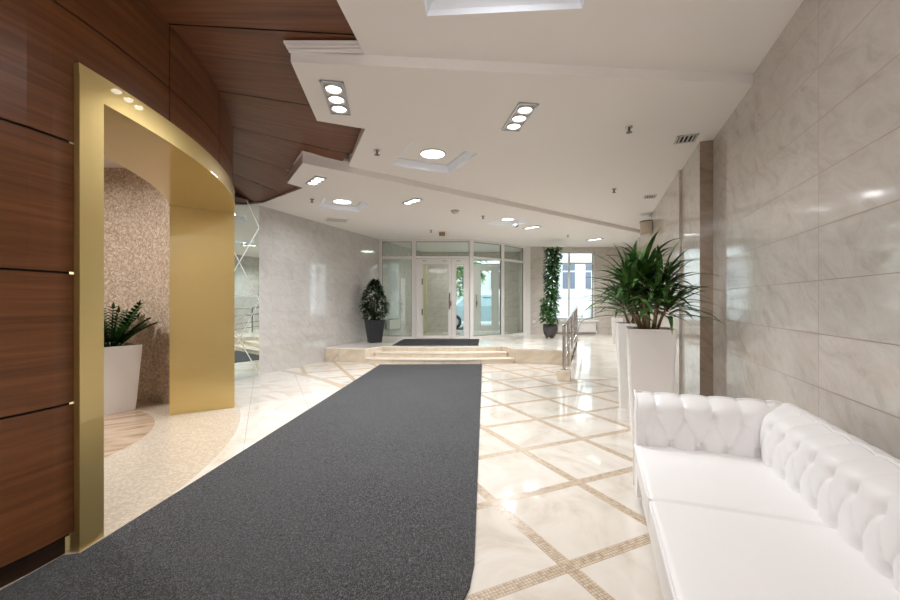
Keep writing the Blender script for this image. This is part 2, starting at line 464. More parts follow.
# ------------------------------------------------------------------ setting: walls
H = 3.3
bm = NB(); keep(bm)
t1 = 4.977
pts = [st(1.163, -5.5), st(1.163, t1)]
strip_wall(bm, pts, 0, H, u0=-5.5)
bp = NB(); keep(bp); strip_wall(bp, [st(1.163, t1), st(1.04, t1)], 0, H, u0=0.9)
strip_wall(bm, [st(1.04, t1), st(1.04, 5.96)], 0, H, u0=t1)
strip_wall(bm, [st(1.04, 5.96), st(1.01, 5.96)], 0, H, u0=1.2); struct(obj('trim_5', bp, M_RETURN_SHADE))
strip_wall(bm, [st(1.01, 5.96), st(1.01, 13.14)], 0, H, u0=5.96)
struct(obj('wall_right', bm, M_WALL))
# far back wall with the window opening (plane Y = 12)
BY = 12.0
WX0, WX1, WZ0, WZ1 = 2.85, 4.36, 0.70, 2.78
bm = NB(); keep(bm); uv = bm.loops.layers.uv.verify()
def rect(bm, x0, x1, z0, z1, Y):
    f = bm.faces.new([bm.verts.new(q) for q in ((x0, Y, z0), (x1, Y, z0), (x1, Y, z1), (x0, Y, z1))])
    uvl = bm.loops.layers.uv.verify()
    for l in f.loops: l[uvl].uv = (l.vert.co.x, l.vert.co.z)
XR = right_x(BY)+.02
for (yy) in (BY, BY+0.25):
    rect(bm, 2.26, WX0, 0, H, yy); rect(bm, WX1, XR, 0, H, yy); rect(bm, WX0, WX1, 0, WZ0, yy); rect(bm, WX0, WX1, WZ1, H, yy)
def quad(bm, *ps):
    return bm.faces.new([bm.verts.new(q) for q in ps])
quad(bm, (WX0, BY, WZ0), (WX1, BY, WZ0), (WX1, BY+.25, WZ0), (WX0, BY+.25, WZ0))
quad(bm, (WX0, BY, WZ0), (WX0, BY, WZ1), (WX0, BY+.25, WZ1), (WX0, BY+.25, WZ0))
quad(bm, (WX1, BY, WZ0), (WX1, BY, WZ1), (WX1, BY+.25, WZ1), (WX1, BY+.25, WZ0))
struct(obj('wall_back', bm, M_WALL))
# left marble wall and the mirror wall
bm = NB(); keep(bm)
Ym = 6.82
strip_wall(bm, [(left_x(13.2), 13.2), (left_x(Ym), Ym)], 0, H, u0=0.25)
struct(obj('wall_left_marble', bm, M_WALL_L))
bm = NB(); keep(bm)
strip_wall(bm, [(left_x(Ym)+.004, Ym), (left_x(5.3)+.004, 5.3)], 0.001, 2.93, u0=0.0)
mw = obj('wall_mirror', bm, MIRROR)
tag(mw, 'tall mirror with crossing diagonal lines between gold portal and grey marble wall', 'mirror')
bm = NB(); strip_wall(bm, [(left_x(Ym), Ym), (left_x(5.2), 5.2)], 0, H); strip_wall(bm, [(left_x(5.2), 5.2), wp(D(46))], 0, H)
struct(obj('wall_mirror_backing', bm, DARK))
# rear of the room, behind the camera
bm = NB(); strip_wall(bm, [(-4.2, -4.2), st(1.163, -5.0)], 0, H)
struct(obj('wall_rear', bm, M_WALL))

# vestibule behind the glass bay
bm = NB(); keep(bm)
VY = 13.2
strip_wall(bm, [(left_x(VY), VY), (0.16, VY)], PZ, H)
strip_wall(bm, [(1.72, VY), (2.26, VY)], PZ, H, u0=3)
strip_wall(bm, [(0.16, VY), (1.72, VY)], 2.66, H, u0=1)
strip_wall(bm, [(2.26, VY), (2.26, 12.25)], 0, H, u0=5)
struct(obj('wall_vestibule', bm, M_WALL))

# ------------------------------------------------------------------ setting: wood wall, wood ceiling
def wood_path(th):
    """plan point of the wood face: circle, easing to a straight run towards the viewer"""
    if th >= D(-3.84): return wp(th)
    d = (D(-3.84)-th)*WR; t0 = wp(D(-3.84)); k = 0.9
    dd = min(d, 0.30)
    x = t0[0]-0.075*dd-0.5*k*dd*dd
    if d > 0.30: x -= (0.075+k*0.30)*(d-0.30)
    return (x, t0[1]-d)
TH0, TH1 = D(-62), D(46)
zj = [0.10, 0.747, 1.394, 2.041, 2.688, Z_WOOD]
tj = [D(-62), D(-53.3), D(-43.4), D(-33.5), D(-23.6), D(-13.7), D(-3.84), D(5.0), D(16.1), D(26), D(36), D(46)]
PT0, PT1, PTOP = D(-3.84), D(34.4), 2.453     # gold portal
bm = NB(); uv = bm.loops.layers.uv.verify(); keep(bm)
g = 0.006; rowoff = [0]*9
for i in range(len(tj)-1):
    for j in range(len(zj)-1):
        a0, a1, z0, z1 = tj[i], tj[i+1], zj[j]+g, zj[j+1]-g
        if a1 > PT0+1e-4 and a0 < PT1:
            if z1 <= PTOP: 
                if a0 < D(30): continue
                a0 = PT1
            elif z0 < PTOP: z0 = PTOP
        a0 += 0 if abs(a0-PT0) < 1e-5 else g/WR; a1 -= 0 if abs(a1-PT0) < 1e-5 else g/WR
        n = max(2, int((a1-a0)/D(1.2)))
        if abs(a0-PT0) > 1e-5: rowoff[j] = random.random()*9
        off = rowoff[j]
        cols = []
        for k in range(n+1):
            th = a0+(a1-a0)*k/n; p = wood_path(th); q = (p[0]-0.012, p[1])
            cols.append(([bm.verts.new((q[0], q[1], z0)), bm.verts.new((p[0], p[1], z0)), bm.verts.new((p[0], p[1], z1)), bm.verts.new((q[0], q[1], z1))], th*WR))
        for (A, ua), (B, ub) in zip(cols, cols[1:]):
            for m in range(3):
                f = bm.faces.new((A[m], B[m], B[m+1], A[m+1])); zz = (z0, z0, z1, z1)
                for l, q in zip(f.loops, ((ua, zz[m]), (ub, zz[m]), (ub, zz[m+1]), (ua, zz[m+1]))): l[uv].uv = (q[0]+off, q[1])
        for (A, ua), ang_ in ((cols[0], a0), (cols[-1], a1)):
            if abs(ang_-PT0) < 1e-5 and z0 >= PTOP-.01: continue
            f = bm.faces.new(A)
            for l in f.loops: l[uv].uv = (ua+off, l.vert.co.z)
struct(obj('wall_left', bm, WOOD))
bm = NB()
ths = [TH0+(PT0-D(.1)-TH0)*k/30 for k in range(31)]
back = [(wood_path(t)[0]-0.014, wood_path(t)[1]) for t in ths]
strip_wall(bm, back, 0.09, H)
hi = [PT0+(TH1-PT0)*k/40 for k in range(41)]
strip_wall(bm, [(wood_path(t)[0]-0.014, wood_path(t)[1]) for t in hi], PTOP+.002, H)
strip_wall(bm, [(wood_path(t)[0]-0.014, wood_path(t)[1]) for t in [PT1+(TH1-PT1)*k/8 for k in range(9)]], 0.0, PTOP)
struct(obj('wall_left_backing', bm, DARK))
bm = NB()
strip_wall(bm, [(wood_path(t)[0]-0.035, wood_path(t)[1]) for t in ths], 0.0, 0.105)
struct(obj('baseboard_left', bm, PLINTH))
bm = NB()
strip_wall(bm, [(wood_path(t)[0]-0.026, wood_path(t)[1]) for t in ths], 0.0, 0.012)
# wood ceiling, wedge panels fanned from the same centre
bm = NB(); uv = bm.loops.layers.uv.verify(); keep(bm)
ct = tj[2:]+[D(56), D(66)]
def wood_z(th, r):
    d = math.degrees(th); ks = ((-90, 0), (10, 0), (28, .09), (39, .18), (50, .212), (90, .212))
    for (d0, v0), (d1, v1) in zip(ks, ks[1:]):
        if d0 <= d <= d1: dr = v0+(v1-v0)*(d-d0)/(d1-d0)
    return Z_WOOD-dr*max(0, min(1, r-4.5))
for i in range(len(ct)-1):
    a0, a1 = ct[i], ct[i+1]
    am = (a0+a1)/2; off = random.random()*7; gg = 0.007
    na = max(1, int((a1-a0)/D(3.4)))
    def cp(rr, k):
        aa = a0+(a1-a0)*k/na; p = wp(aa, rr); sg = (1 if k == 0 else -1 if k == na else 0)*gg
        return (p[0]-math.sin(aa)*sg, p[1]+math.cos(aa)*sg, wood_z(aa, rr))
    rad = (4.35, 4.5, 5.0, 5.5, 7.4 if a1 < D(-5) else 5.95 if a1 < D(27) else 5.72)
    for rA, rB in zip(rad, rad[1:]):
        for k in range(na):
            f = bm.faces.new([bm.verts.new(q) for q in (cp(rA, k), cp(rB, k), cp(rB, k+1), cp(rA, k+1))])
            for l in f.loops:
                c = l.vert.co; q = (c.x-WC[0], c.y-WC[1])
                l[uv].uv = (q[0]*math.cos(am)+q[1]*math.sin(am)+off, -q[0]*math.sin(am)+q[1]*math.cos(am))
struct(obj('ceiling_wood', bm, WOODC))
bm = NB(); quad(bm, (-9, -5, 3.28), (7, -5, 3.28), (7, 14, 3.28), (-9, 14, 3.28))
struct(obj('ceiling_backing', bm, DARK))

# ------------------------------------------------------------------ setting: white ceiling slabs with square coffers
def sq(cx, cy, h, rot):
    return [(cx+h*(sx*math.cos(rot)-sy*math.sin(rot)), cy+h*(sx*math.sin(rot)+sy*math.cos(rot))) for sx, sy in ((-1,-1),(1,-1),(1,1),(-1,1))]
def slab(name, outer, z, ztop, holes):
    bm = NB(); es = []
    def loop(pts):
        vs = [bm.verts.new((p[0], p[1], z)) for p in pts]
        for i in range(len(vs)): es.append(bm.edges.new((vs[i], vs[(i+1) % len(vs)])))
    loop(outer)
    for (cx, cy, h, rot, dep) in holes: loop(sq(cx, cy, h, rot))
    bmesh.ops.triangle_fill(bm, use_beauty=True, use_dissolve=False, edges=es)
    for f in bm.faces:
        if f.normal.z > 0: f.normal_flip()
    n = len(outer)
    for i in range(n):
        p, q = outer[i], outer[(i+1) % n]
        quad(bm, (p[0], p[1], z), (q[0], q[1], z), (q[0], q[1], ztop), (p[0], p[1], ztop))
    keep(bm)
    o = struct(obj(name, bm, CEIL))
    for (cx, cy, h, rot, dep) in holes:
        R = [[(p[0], p[1], zz) for p in sq(cx, cy, hh, rot)] for hh, zz in ((h, z), (h-.012, z+dep*.3), (h-.07, z+dep*.8), (h-.07, z+dep))]
        bm = NB(); keep(bm)
        for A, B in zip(R, R[1:]):
            for k in range(4): quad(bm, A[k], A[(k+1) % 4], B[(k+1) % 4], B[k])
        obj('cove', bm, COVE, o)
        bm = NB(); keep(bm); quad(bm, *R[-1]); obj('coffer', bm, CEIL, o)
    return o
def fold1(X): return 2.975+0.083*X
def fold2(X): return 6.09+0.768*X
coffers_front = [(0.30, 2.02, 0.48, D(-4), 0.10), (0.30, -0.2, 0.48, D(-4), 0.10), (0.30, -2.4, 0.48, D(-4), 0.10)]
xr = lambda Y, s: (s+SA*Y)/CA+.03
slab('ceiling_front', [(-1.5, -4.6), (-0.95, 0.3), (-0.68, 2.40), (-0.625, fold1(-.625)), (2.6, fold1(2.6)), (xr(fold1(2.6), 1.163), fold1(2.6)), (xr(-4.6, 1.163), -4.6)], Z_FRONT, Z_WOOD+.01, coffers_front)
c_mid = [(-0.21, 4.86, 0.405, GA, 0.085)]
slab('ceiling_middle', [(-1.147, 2.88), (2.45, fold1(2.45)), (xr(fold1(2.45), 1.163), fold1(2.45)), (xr(5.0, 1.163), 5.0), (5.1, 9.9), (5.1, fold2(5.1)+.25), (-1.275, 5.35), (-1.275, 5.05), (-0.85, 4.0), (-1.27, 3.82)], Z_MID, Z_WOOD+.01, c_mid)
c_rear = [(-1.83, 6.83, 0.36, GA, 0.075), (1.2, 8.3, 0.33, GA, 0.075)]
slab('ceiling_rear', [(-1.75, 4.75), (5.9, fold2(5.9)), (5.9, 13.6), (-3.2, 13.6), (left_x(6.62)-.05, 6.75), (-3.13, 6.67), (-2.13, 5.79), (-2.26, 5.55)], Z_REAR, Z_WOOD+.01, c_rear)
# stepped crown moulding on the step towards the wood ceiling
bm = NB()
for k in range(3):
    box(bm, -1.16-.012*k, -0.63, 0.0, 0.02+.012*k, Z_MID+.068+.022*k, Z_MID+.086+.022*k, T(0, 2.885-.014*(k+1), 0)@Rz(0.0))
o = struct(obj('trim_1', bm, CEIL)); 
bm = NB()
d2 = Vector((0.793, 0.609)).normalized()
for k in range(2):
    box(bm, 0, 0.62, -.012*(k+1), 0.0, Z_REAR+.12+.03*k, Z_REAR+.14+.03*k, T(-1.75, 4.75, 0)@Rz(math.atan2(d2.y, d2.x)))
    box(bm, 0, 0.94, 0, .012*(k+1), Z_REAR+.12+.03*k, Z_REAR+.14+.03*k, T(-1.75, 4.75, 0)@Rz(math.atan2(0.8, -0.51)))
struct(obj('trim_2', bm, CEIL))

# ------------------------------------------------------------------ gold portal and the round niche
HB, HT, DEP = 2.31, 2.45, 0.60
A0, A1, B0, B1 = D(-3.82), D(-2.15), D(32.6), D(34.3)
port = thing('portal_surround', 'tall polished gold curved portal surround set into the dark wood wall', 'doorway', (wp(D(15))[0], wp(D(15))[1], 0))
PL = port.location.copy()
def seg_arc(bm, a0, a1, r0, r1, z0, z1, n):
    pts = [wp(a0+(a1-a0)*k/n, r1) for k in range(n+1)]+[wp(a1+(a0-a1)*k/n, r0) for k in range(n+1)]
    pts = [(p[0]-PL.x, p[1]-PL.y) for p in pts]
    prism(bm, pts, z0, z1)
bm = NB(); seg_arc(bm, A0+D(.06), B1, WR-DEP, WR+.022, HB, HT, 40); obj('header', bm, GOLD, port, 'auto')
bm = NB(); seg_arc(bm, A0, A1, WR-DEP, WR+.03, 0.0, HT-.055, 3); obj('jamb', bm, GOLD, port, 'auto')
bm = NB(); seg_arc(bm, B0, B1, WR-DEP, WR+.03, 0.0, HB, 3); obj('jamb', bm, GOLD, port, 'auto')
# round room behind it
NC, NR = (-4.3, 3.25), 1.85
bm = NB()
aa0 = math.atan2(4.40-NC[1], -3.09-NC[0])+D(9)
pts = [wp(B1+D(.15), WR-DEP-.004)]+[(NC[0]+NR*math.cos(aa0+k*D(5)), NC[1]+NR*math.sin(aa0+k*D(5))) for k in range(0, 51)]
strip_wall(bm, pts, 0, 3.0); struct(obj('wall_niche', bm, MOSAIC, smooth='auto'))
bm = NB(); prism(bm, [(NC[0]+(NR+.3)*math.cos(k*D(10)), NC[1]+(NR+.3)*math.sin(k*D(10))) for k in range(36)], 2.96, 3.0)
struct(obj('ceiling_niche', bm, CEIL))

# ------------------------------------------------------------------ carpet and mat
def flat(name, pts, z0, z1, mat, bev=0.004):
    bm = NB(); prism(bm, pts, z0, z1); return obj(name, bm, mat)
right = []
for k in range(13):
    Y = 7.99-(7.99-2.1)*k/12; right.append((0.129+(0.511)*(Y-2.058)/(7.99-2.058), Y))
right += [(0.115, 1.9), (0.085, 1.74), (0.03, 1.6), (-0.06, 1.5)]
lft = [(-1.90, 1.2), (-1.9, 1.9), (-1.81, 2.2), (-1.39, 7.94)]
lft = [(-1.99, 1.45), (-1.925, 1.75), (-1.89, 1.955), (-1.825, 1.975), (-1.80, 2.3), (-1.39, 7.94)]
cp = flat('carpet_runner', right+lft, 0.002, 0.012, CARPET)
tag(cp, 'long charcoal carpet runner laid across the pale tiled floor', 'carpet')
mt = flat('door_mat', [(-1.27, 8.78), (0.62, 8.78), (0.75, 10.25), (-1.18, 10.25)], PZ+.001, PZ+.013, MATM)
tag(mt, 'dark grey entrance mat on the raised platform before the glass door', 'mat')

# ------------------------------------------------------------------ glazed bay
def glazed(name, p0, p1, z0, z1, trans, fw=0.055, fd=0.07, end=(1, 1), mid=()):
    p0 = Vector(p0); p1 = Vector(p1); d = p1-p0; L = d.length
    root = sempty(name, (p0.x, p0.y, z0), math.atan2(d.y, d.x)); h = z1-z0
    bm = NB()
    box(bm, 0, L, -fd/2, fd/2, 0, fw); box(bm, 0, L, -fd/2, fd/2, h-fw, h)
    box(bm, -fw*end[0], fw*end[0], -fd/2-.004, fd/2+.004, 0, h); box(bm, L-fw*end[1], L+fw*end[1], -fd/2-.003, fd/2+.003, 0, h)
    zs = [fw]+[t-z0 for t in trans]+[h-fw]
    for t in trans: box(bm, 0, L, -fd/2+.002, fd/2-.002, t-z0-fw*.55, t-z0+fw*.55)
    xs = [fw*end[0]]+list(mid)+[L-fw*end[1]]
    for m in mid: box(bm, m-fw*.5, m+fw*.5, -fd/2+.001, fd/2-.001, 0, h)
    obj('window_frame', bm, WHITEM, root)
    for i in range(len(zs)-1):
        for j in range(len(xs)-1):
            bm = NB(); quad(bm, (xs[j], 0, zs[i]), (xs[j+1], 0, zs[i]), (xs[j+1], 0, zs[i+1]), (xs[j], 0, zs[i+1])); pn = obj('pane', bm, GLASS, root)
            bm = NB(); e = .012
            for (q0, q1, r0, r1) in ((xs[j], xs[j]+e, zs[i], zs[i+1]), (xs[j+1]-e, xs[j+1], zs[i], zs[i+1]), (xs[j], xs[j+1], zs[i], zs[i]+e), (xs[j], xs[j+1], zs[i+1]-e, zs[i+1])): box(bm, q0, q1, -.014, .014, r0, r1)
            obj('gasket', bm, GREY, pn)
    return root
G0, G1, G2, G3, G4 = (left_x(10.6)+.03, 10.6), (-0.95, 10.56), (0.555, 10.56), (1.455, 11.19), (2.20, 11.95)
TZ = 2.425
glazed('window_1', G0, G1, PZ, Z_REAR, [TZ], end=(.8, 1))
glazed('window_2', G1, G2, TZ-.02, Z_REAR, [], end=(.9, .9))
glazed('window_3', G2, G3, PZ, Z_REAR, [TZ])
glazed('window_4', G3, G4, PZ, Z_REAR, [TZ+.01], end=(.9, 1.2))
bm = NB(); box(bm, 2.24, 2.40, -.06, .0, PZ, Z_REAR); struct(obj('trim_6', bm, WHITEM, loc=(0, BY, 0)))
glazed('window_5', (WX0, BY+.1), (WX1, BY+.1), WZ0, WZ1, [2.42], fw=.05, mid=(0.75,))

def door(name, loc, rz, leaves, H0, mat_frame=WHITEM, handle_x=None, hz=(0.78, 1.2), plates=()):
    root = sempty(name, loc, rz)
    for (x0, x1, gx0, gx1, gz0, gz1) in leaves:
        bm = NB()
        box(bm, x0, gx0, -.03, .03, 0.012, H0); box(bm, gx1, x1, -.03, .03, 0.012, H0)
        box(bm, gx0, gx1, -.03, .03, 0.012, gz0); box(bm, gx0, gx1, -.03, .03, gz1, H0)
        lf = obj('door_leaf', bm, mat_frame, root)
        bm = NB(); quad(bm, (gx0, 0, gz0), (gx1, 0, gz0), (gx1, 0, gz1), (gx0, 0, gz1)); obj('pane', bm, GLASS, lf)
        bm = NB()
        for (q0, q1, r0, r1) in ((gx0-.014, gx0+.004, gz0, gz1), (gx1-.004, gx1+.014, gz0, gz1), (gx0-.014, gx1+.014, gz0-.012, gz0+.003), (gx0-.014, gx1+.014, gz1-.003, gz1+.012)):
            box(bm, q0, q1, -.036, -.03, r0, r1)
        obj('bead', bm, LGREY, lf)
    if handle_x is not None:
        bm = NB(); tube(bm, [(handle_x, -.08, hz[0]), (handle_x, -.08, hz[1])], .016, 10)
        for q in hz: tube(bm, [(handle_x, -.08, q-.06*(1 if q == hz[1] else -1)), (handle_x, -.02, q-.06*(1 if q == hz[1] else -1))], .009, 8)
        obj('handle', bm, CHROME, root)
        bm = NB(); box(bm, handle_x-.0, handle_x+.05, -.045, -.03, .86, .98, bev=.004); obj('lock', bm, BROWNM, root)
    for px_ in plates:
        bm = NB(); box(bm, px_-.06, px_+.06, -.05, -.03, H0-.075, H0-.035, bev=.004); obj('sensor_plate', bm, LGREY, root)
    return root
d1_ = door('door_1', (-0.20, 10.56, PZ), 0, [(-0.69, 0.235, -0.50, 0.145, 0.08, 1.945), (0.245, 0.70, 0.365, 0.555, 0.08, 1.945)], 2.10, handle_x=0.19, plates=(-0.47, 0.06, 0.42))
for zz in (0.62, 1.42):
    bm = NB(); box(bm, -.545, -.515, -.05, -.03, zz, zz+.16, bev=.004); obj('hinge', bm, GREY, d1_)
door('door_2', (0.95, VY, PZ), 0, [(-0.20, 0.66, 0.06, 0.42, 0.18, 2.0)], 2.16, handle_x=-0.1)
glazed('window_6', (0.16, VY), (0.74, VY), PZ, 2.66, [2.46], fw=.04)
glazed('window_7', (0.75, VY), (1.72, VY), 2.46, 2.66, [], fw=.035)
bm = NB(); box(bm, 0, .11, -.05, .05, 0, 2.1, bev=.01); o = obj('trim_3', bm, YELLOW, loc=(-0.84, 12.6, PZ)); struct(o)

# wall heater inside the bay and radiator below the window
ht = thing('wall_heater', 'white panel heater on the wall behind the left glass panel', 'heater', (left_x(11.15)+.01, 11.15, 0.50), WROT)
bm = NB(); box(bm, 0.03, .14, -.30, .30, 0, .27, bev=.012); obj('housing', bm, WHITEM, ht)
bm = NB(); 
for k in range(9): box(bm, .05, .13, -.26+.06*k, -.225+.06*k, .268, .276)
obj('grille', bm, GREY, ht)
for q0 in (-.2, .15):
    bm = NB(); box(bm, 0.0, .035, q0, q0+.05, .05, .22); obj('bracket', bm, GREY, ht)
rd = thing('radiator', 'white ribbed radiator mounted below the bright window', 'radiator', (3.78, BY-.01, PZ+.06), 0)
bm = NB(); box(bm, -.56, .56, -.10, -.03, 0, .36, bev=.012)
for k in range(22): box(bm, -.53+.05*k, -.50+.05*k, -.108, -.1, .03, .33)
obj('panel', bm, WHITEM, rd)
for q0 in (-.4, .36):
    bm = NB(); box(bm, q0, q0+.04, -.04, .005, .05, .3); obj('bracket', bm, GREY, rd)
bm = NB(); tube(bm, [(.53, -.065, .03), (.59, -.065, .03), (.59, -.065, -.05)], .011); obj('pipe', bm, WHITEM, rd)
bm = NB(); box(bm, 0, WX1-WX0+.1, -.16, 0.1, 0, .03, bev=.006); struct(obj('window_sill', bm, WHITEM, loc=(WX0-.05, BY, WZ0-.032)))

# ------------------------------------------------------------------ railing of the ramp
rz_ramp = math.atan2(CA, SA)
p0 = Vector((1.827, 6.41)); 
rl = thing('ramp_railing', 'polished steel railing with double handrail along the ramp edge', 'railing', (p0.x, p0.y, 0), WROT)
# local: x across, y along the ramp
bm = NB(); box(bm, -.10, .10, -.11, .11, 0, .17, bev=.008); obj('base_block', bm, M_STEP, rl); box_uv(kids(rl)[-1])
def zr(y_): return max(0.0, min(PZ, (y_*CA-0.05)/4.15*PZ))
ys = [0.0, 1.05, 2.1, 3.15, 4.2]
for y_ in ys:
    bm = NB(); z0 = 0.17 if y_ == 0 else zr(y_)-0.0
    tube(bm, [(0, y_, z0), (0, y_, zr(y_)+.86)], .026, 12)
    lathe(bm, [(.05, z0+.001), (.05, z0+.012), (.03, z0+.02)], 14, T(0, y_, 0))
    obj('post', bm, CHROME, rl, 'auto')
bm = NB(); tube(bm, [(0, -.08, .865), (0, 0, .875), (0, 4.2, .875+PZ-.03), (0, 4.35, .875+PZ-.03)], .026, 12); obj('handrail', bm, CHROME, rl, True)
bm = NB(); tube(bm, [(.14, .35, .58), (.14, .45, .62), (.14, 4.25, .62+PZ), (.14, 4.35, .6+PZ)], .021, 12)
for y_ in ys[1:]: tube(bm, [(.0, y_, .60+zr(y_)), (.14, y_, .62+zr(y_))], .01, 8)
obj('lower_handrail', bm, CHROME, rl, True)
for k, hh in enumerate((.22, .38)):
    bm = NB(); tube(bm, [(0, 0, hh+.06), (0, 4.2, hh+PZ)], .010, 8); obj('rail', bm, CHROME, rl, True)

# ------------------------------------------------------------------ plants
def leaf(bm, p, d, L, W, droop, n=7, fold=0.25, tip=1.5):
    p = Vector(p); d = Vector(d).normalized()
    side = d.cross(Vector((0, 0, 1)))
    if side.length < 1e-3: side = Vector((1, 0, 0))
    side.normalize(); prev = None; pos = p.copy(); dr = d.copy()
    for k in range(n+1):
        f = k/n
        w = W*math.sin(PI*min(1, (0.06+0.94*f)**(1/tip)))*0.5 if k < n else 0.0005
        nrm = side.cross(dr).normalized()
        a = bm.verts.new(pos-side*w+nrm*w*fold); b = bm.verts.new(pos); c = bm.verts.new(pos+side*w+nrm*w*fold)
        if prev: 
            bm.faces.new((prev[0], prev[1], b, a)); bm.faces.new((prev[1], prev[2], c, b))
        prev = (a, b, c)
        pos = pos+dr*(L/n)
        dr = (dr+Vector((0, 0, -droop/n*(0.4+1.4*f)))).normalized()
def tall_planter(root, top, bot, h, mat, soil=True, wall=0.02):
    bm = NB()
    ht_, hb = top/2, bot/2
    rings = [(0, hb), (h, ht_), (h, ht_-wall), (h-.05, ht_-wall-.003)]
    R = [[bm.verts.new((sx*q, sy*q, z)) for sx, sy in ((-1,-1),(1,-1),(1,1),(-1,1))] for z, q in rings]
    for A, B in zip(R, R[1:]):
        for i in range(4): bm.faces.new((A[i], A[(i+1) % 4], B[(i+1) % 4], B[i]))
    bm.faces.new(R[0][::-1]); bm.faces.new(R[-1])
    bmesh.ops.recalc_face_normals(bm, faces=bm.faces[:])
    ed = [e for e in bm.edges if all(abs(v.co.z-h) < 1e-6 or v.co.z < 1e-6 or True for v in e.verts) and abs((e.verts[0].co-e.verts[1].co).z) > h*.8]
    bmesh.ops.bevel(bm, geom=ed, offset=.012, segments=3, affect='EDGES')
    obj('planter', bm, mat, root, 'auto')
    bm = NB(); q = ht_-wall-.004
    box(bm, -q, q, -q, q, h-.05, h-.03); obj('soil', bm, SOIL, root)
def palm(root, z0, rnd, heads, scale=1.0):
    st_bm = NB(); lf = NB()
    for (hx, hy, hz, nl, L) in heads:
        b0 = Vector((hx*.35, hy*.35, z0)); b1 = Vector((hx, hy, z0+hz))
        tube(st_bm, [b0, b0.lerp(b1, .5)+Vector((rnd.uniform(-.01, .01), rnd.uniform(-.01, .01), 0)), b1], [.016, .013, .011], 8)
        for k in range(nl):
            az = k*2.399+rnd.uniform(-.35, .35); f = (k+.5)/nl
            el = D(80)-D(74)*f**.55+rnd.uniform(-.14, .14)
            dv = Vector((math.cos(az)*math.cos(el), math.sin(az)*math.cos(el), math.sin(el)))
            base = b1+Vector((math.cos(az)*.02, math.sin(az)*.02, .06*(1-f)-.12*f))
            leaf(lf, base, dv, L*rnd.uniform(.75, 1.12)*(1-.2*(1-f)), .050*scale*rnd.uniform(.8, 1.2), rnd.uniform(.6, 1.35), 9, .3, 1.15)
    obj('cane', st_bm, CANE, root, True); obj('foliage', lf, LEAF_P, root, True)
rnd = random.Random(3)
WPL = 'palm plants in tall white planters'
pp = st(0.475, 4.27)
p1 = thing('potted_palm', 'leafy green palm in tall white square planter nearest the white sofa', 'plant', (pp[0], pp[1], 0), WROT, WPL)
tall_planter(p1, .40, .33, 1.0, WPLANT)
heads = [(-.05, .0, .60, 30, .48), (-.18, -.05, .46, 32, .54), (.10, .04, .46, 32, .52), (.05, -.12, .34, 30, .50), (-.10, .12, .36, 30, .56), (-.20, -.04, .27, 32, .58), (.15, -.04, .26, 30, .52), (-.02, .04, .48, 24, .54)]
palm(p1, .96, rnd, heads)
bm = NB(); tube(bm, [(-.02, -.1, .97), (-.04, -.15, 1.12), (-.09, -.19, 1.29)], [.013, .013, .012], 8); obj('cane', bm, CANE, p1, True)
pp = st(0.42, 5.28)
p2 = thing('potted_palm', 'second palm in white planter behind the nearer white planter', 'plant', (pp[0], pp[1], 0), WROT, WPL)
tall_planter(p2, .40, .33, 1.0, WPLANT)
palm(p2, .96, rnd, [(-.02, 0, .42, 30, .46), (-.14, .03, .30, 28, .46), (.1, -.05, .30, 26, .42)])
pw = (4.07, 9.75); zf = (9.75-6.45)/4.15*PZ
p3 = thing('planter_box', 'empty white tapered planter far back beside the right marble pier', 'planter', (pw[0], pw[1], zf-.006), WROT)
tall_planter(p3, .26, .19, .64, WPLANT)

# zz plant in the round room
zp = thing('potted_fern', 'feathery dark green plant in white planter inside the gold portal', 'plant', (-3.90, 4.60, 0), D(-33))
tall_planter(zp, .46, .36, .755, WPLANT)
rnd = random.Random(11)
sb, lb = NB(), NB()
for k in range(22):
    az = k*2.399; lean = 0.15+0.75*((k*7) % 22)/22
    d = Vector((math.cos(az)*lean, math.sin(az)*lean, 1)).normalized()
    L = rnd.uniform(.36, .56); pts = []; pos = Vector((math.cos(az)*.06, math.sin(az)*.06, .72)); dr = d.copy()
    for j in range(13):
        pts.append(pos.copy()); pos = pos+dr*(L/12); dr = (dr+Vector((math.cos(az)*.04, math.sin(az)*.04, -.02))).normalized()
    tube(sb, pts, [.009-.0005*j for j in range(13)], 6)
    for j in range(2, 13):
        t_ = (pts[min(j+1, 12)]-pts[j-1]).normalized(); sd = t_.cross(Vector((0, 0, 1)))
        if sd.length < .01: sd = Vector((1, 0, 0))
        sd.normalize()
        for s_ in (-1, 1):
            leaf(lb, pts[j], sd*s_*.9+t_*.55+Vector((0, 0, .15)), .125*(1-.03*j), .050, .3, 5, .2, 1.2)
    leaf(lb, pts[-1], d, .08, .03, .3, 5)
obj('stem', sb, LEAF_Z, zp, True); obj('foliage', lb, LEAF_Z, zp, True)

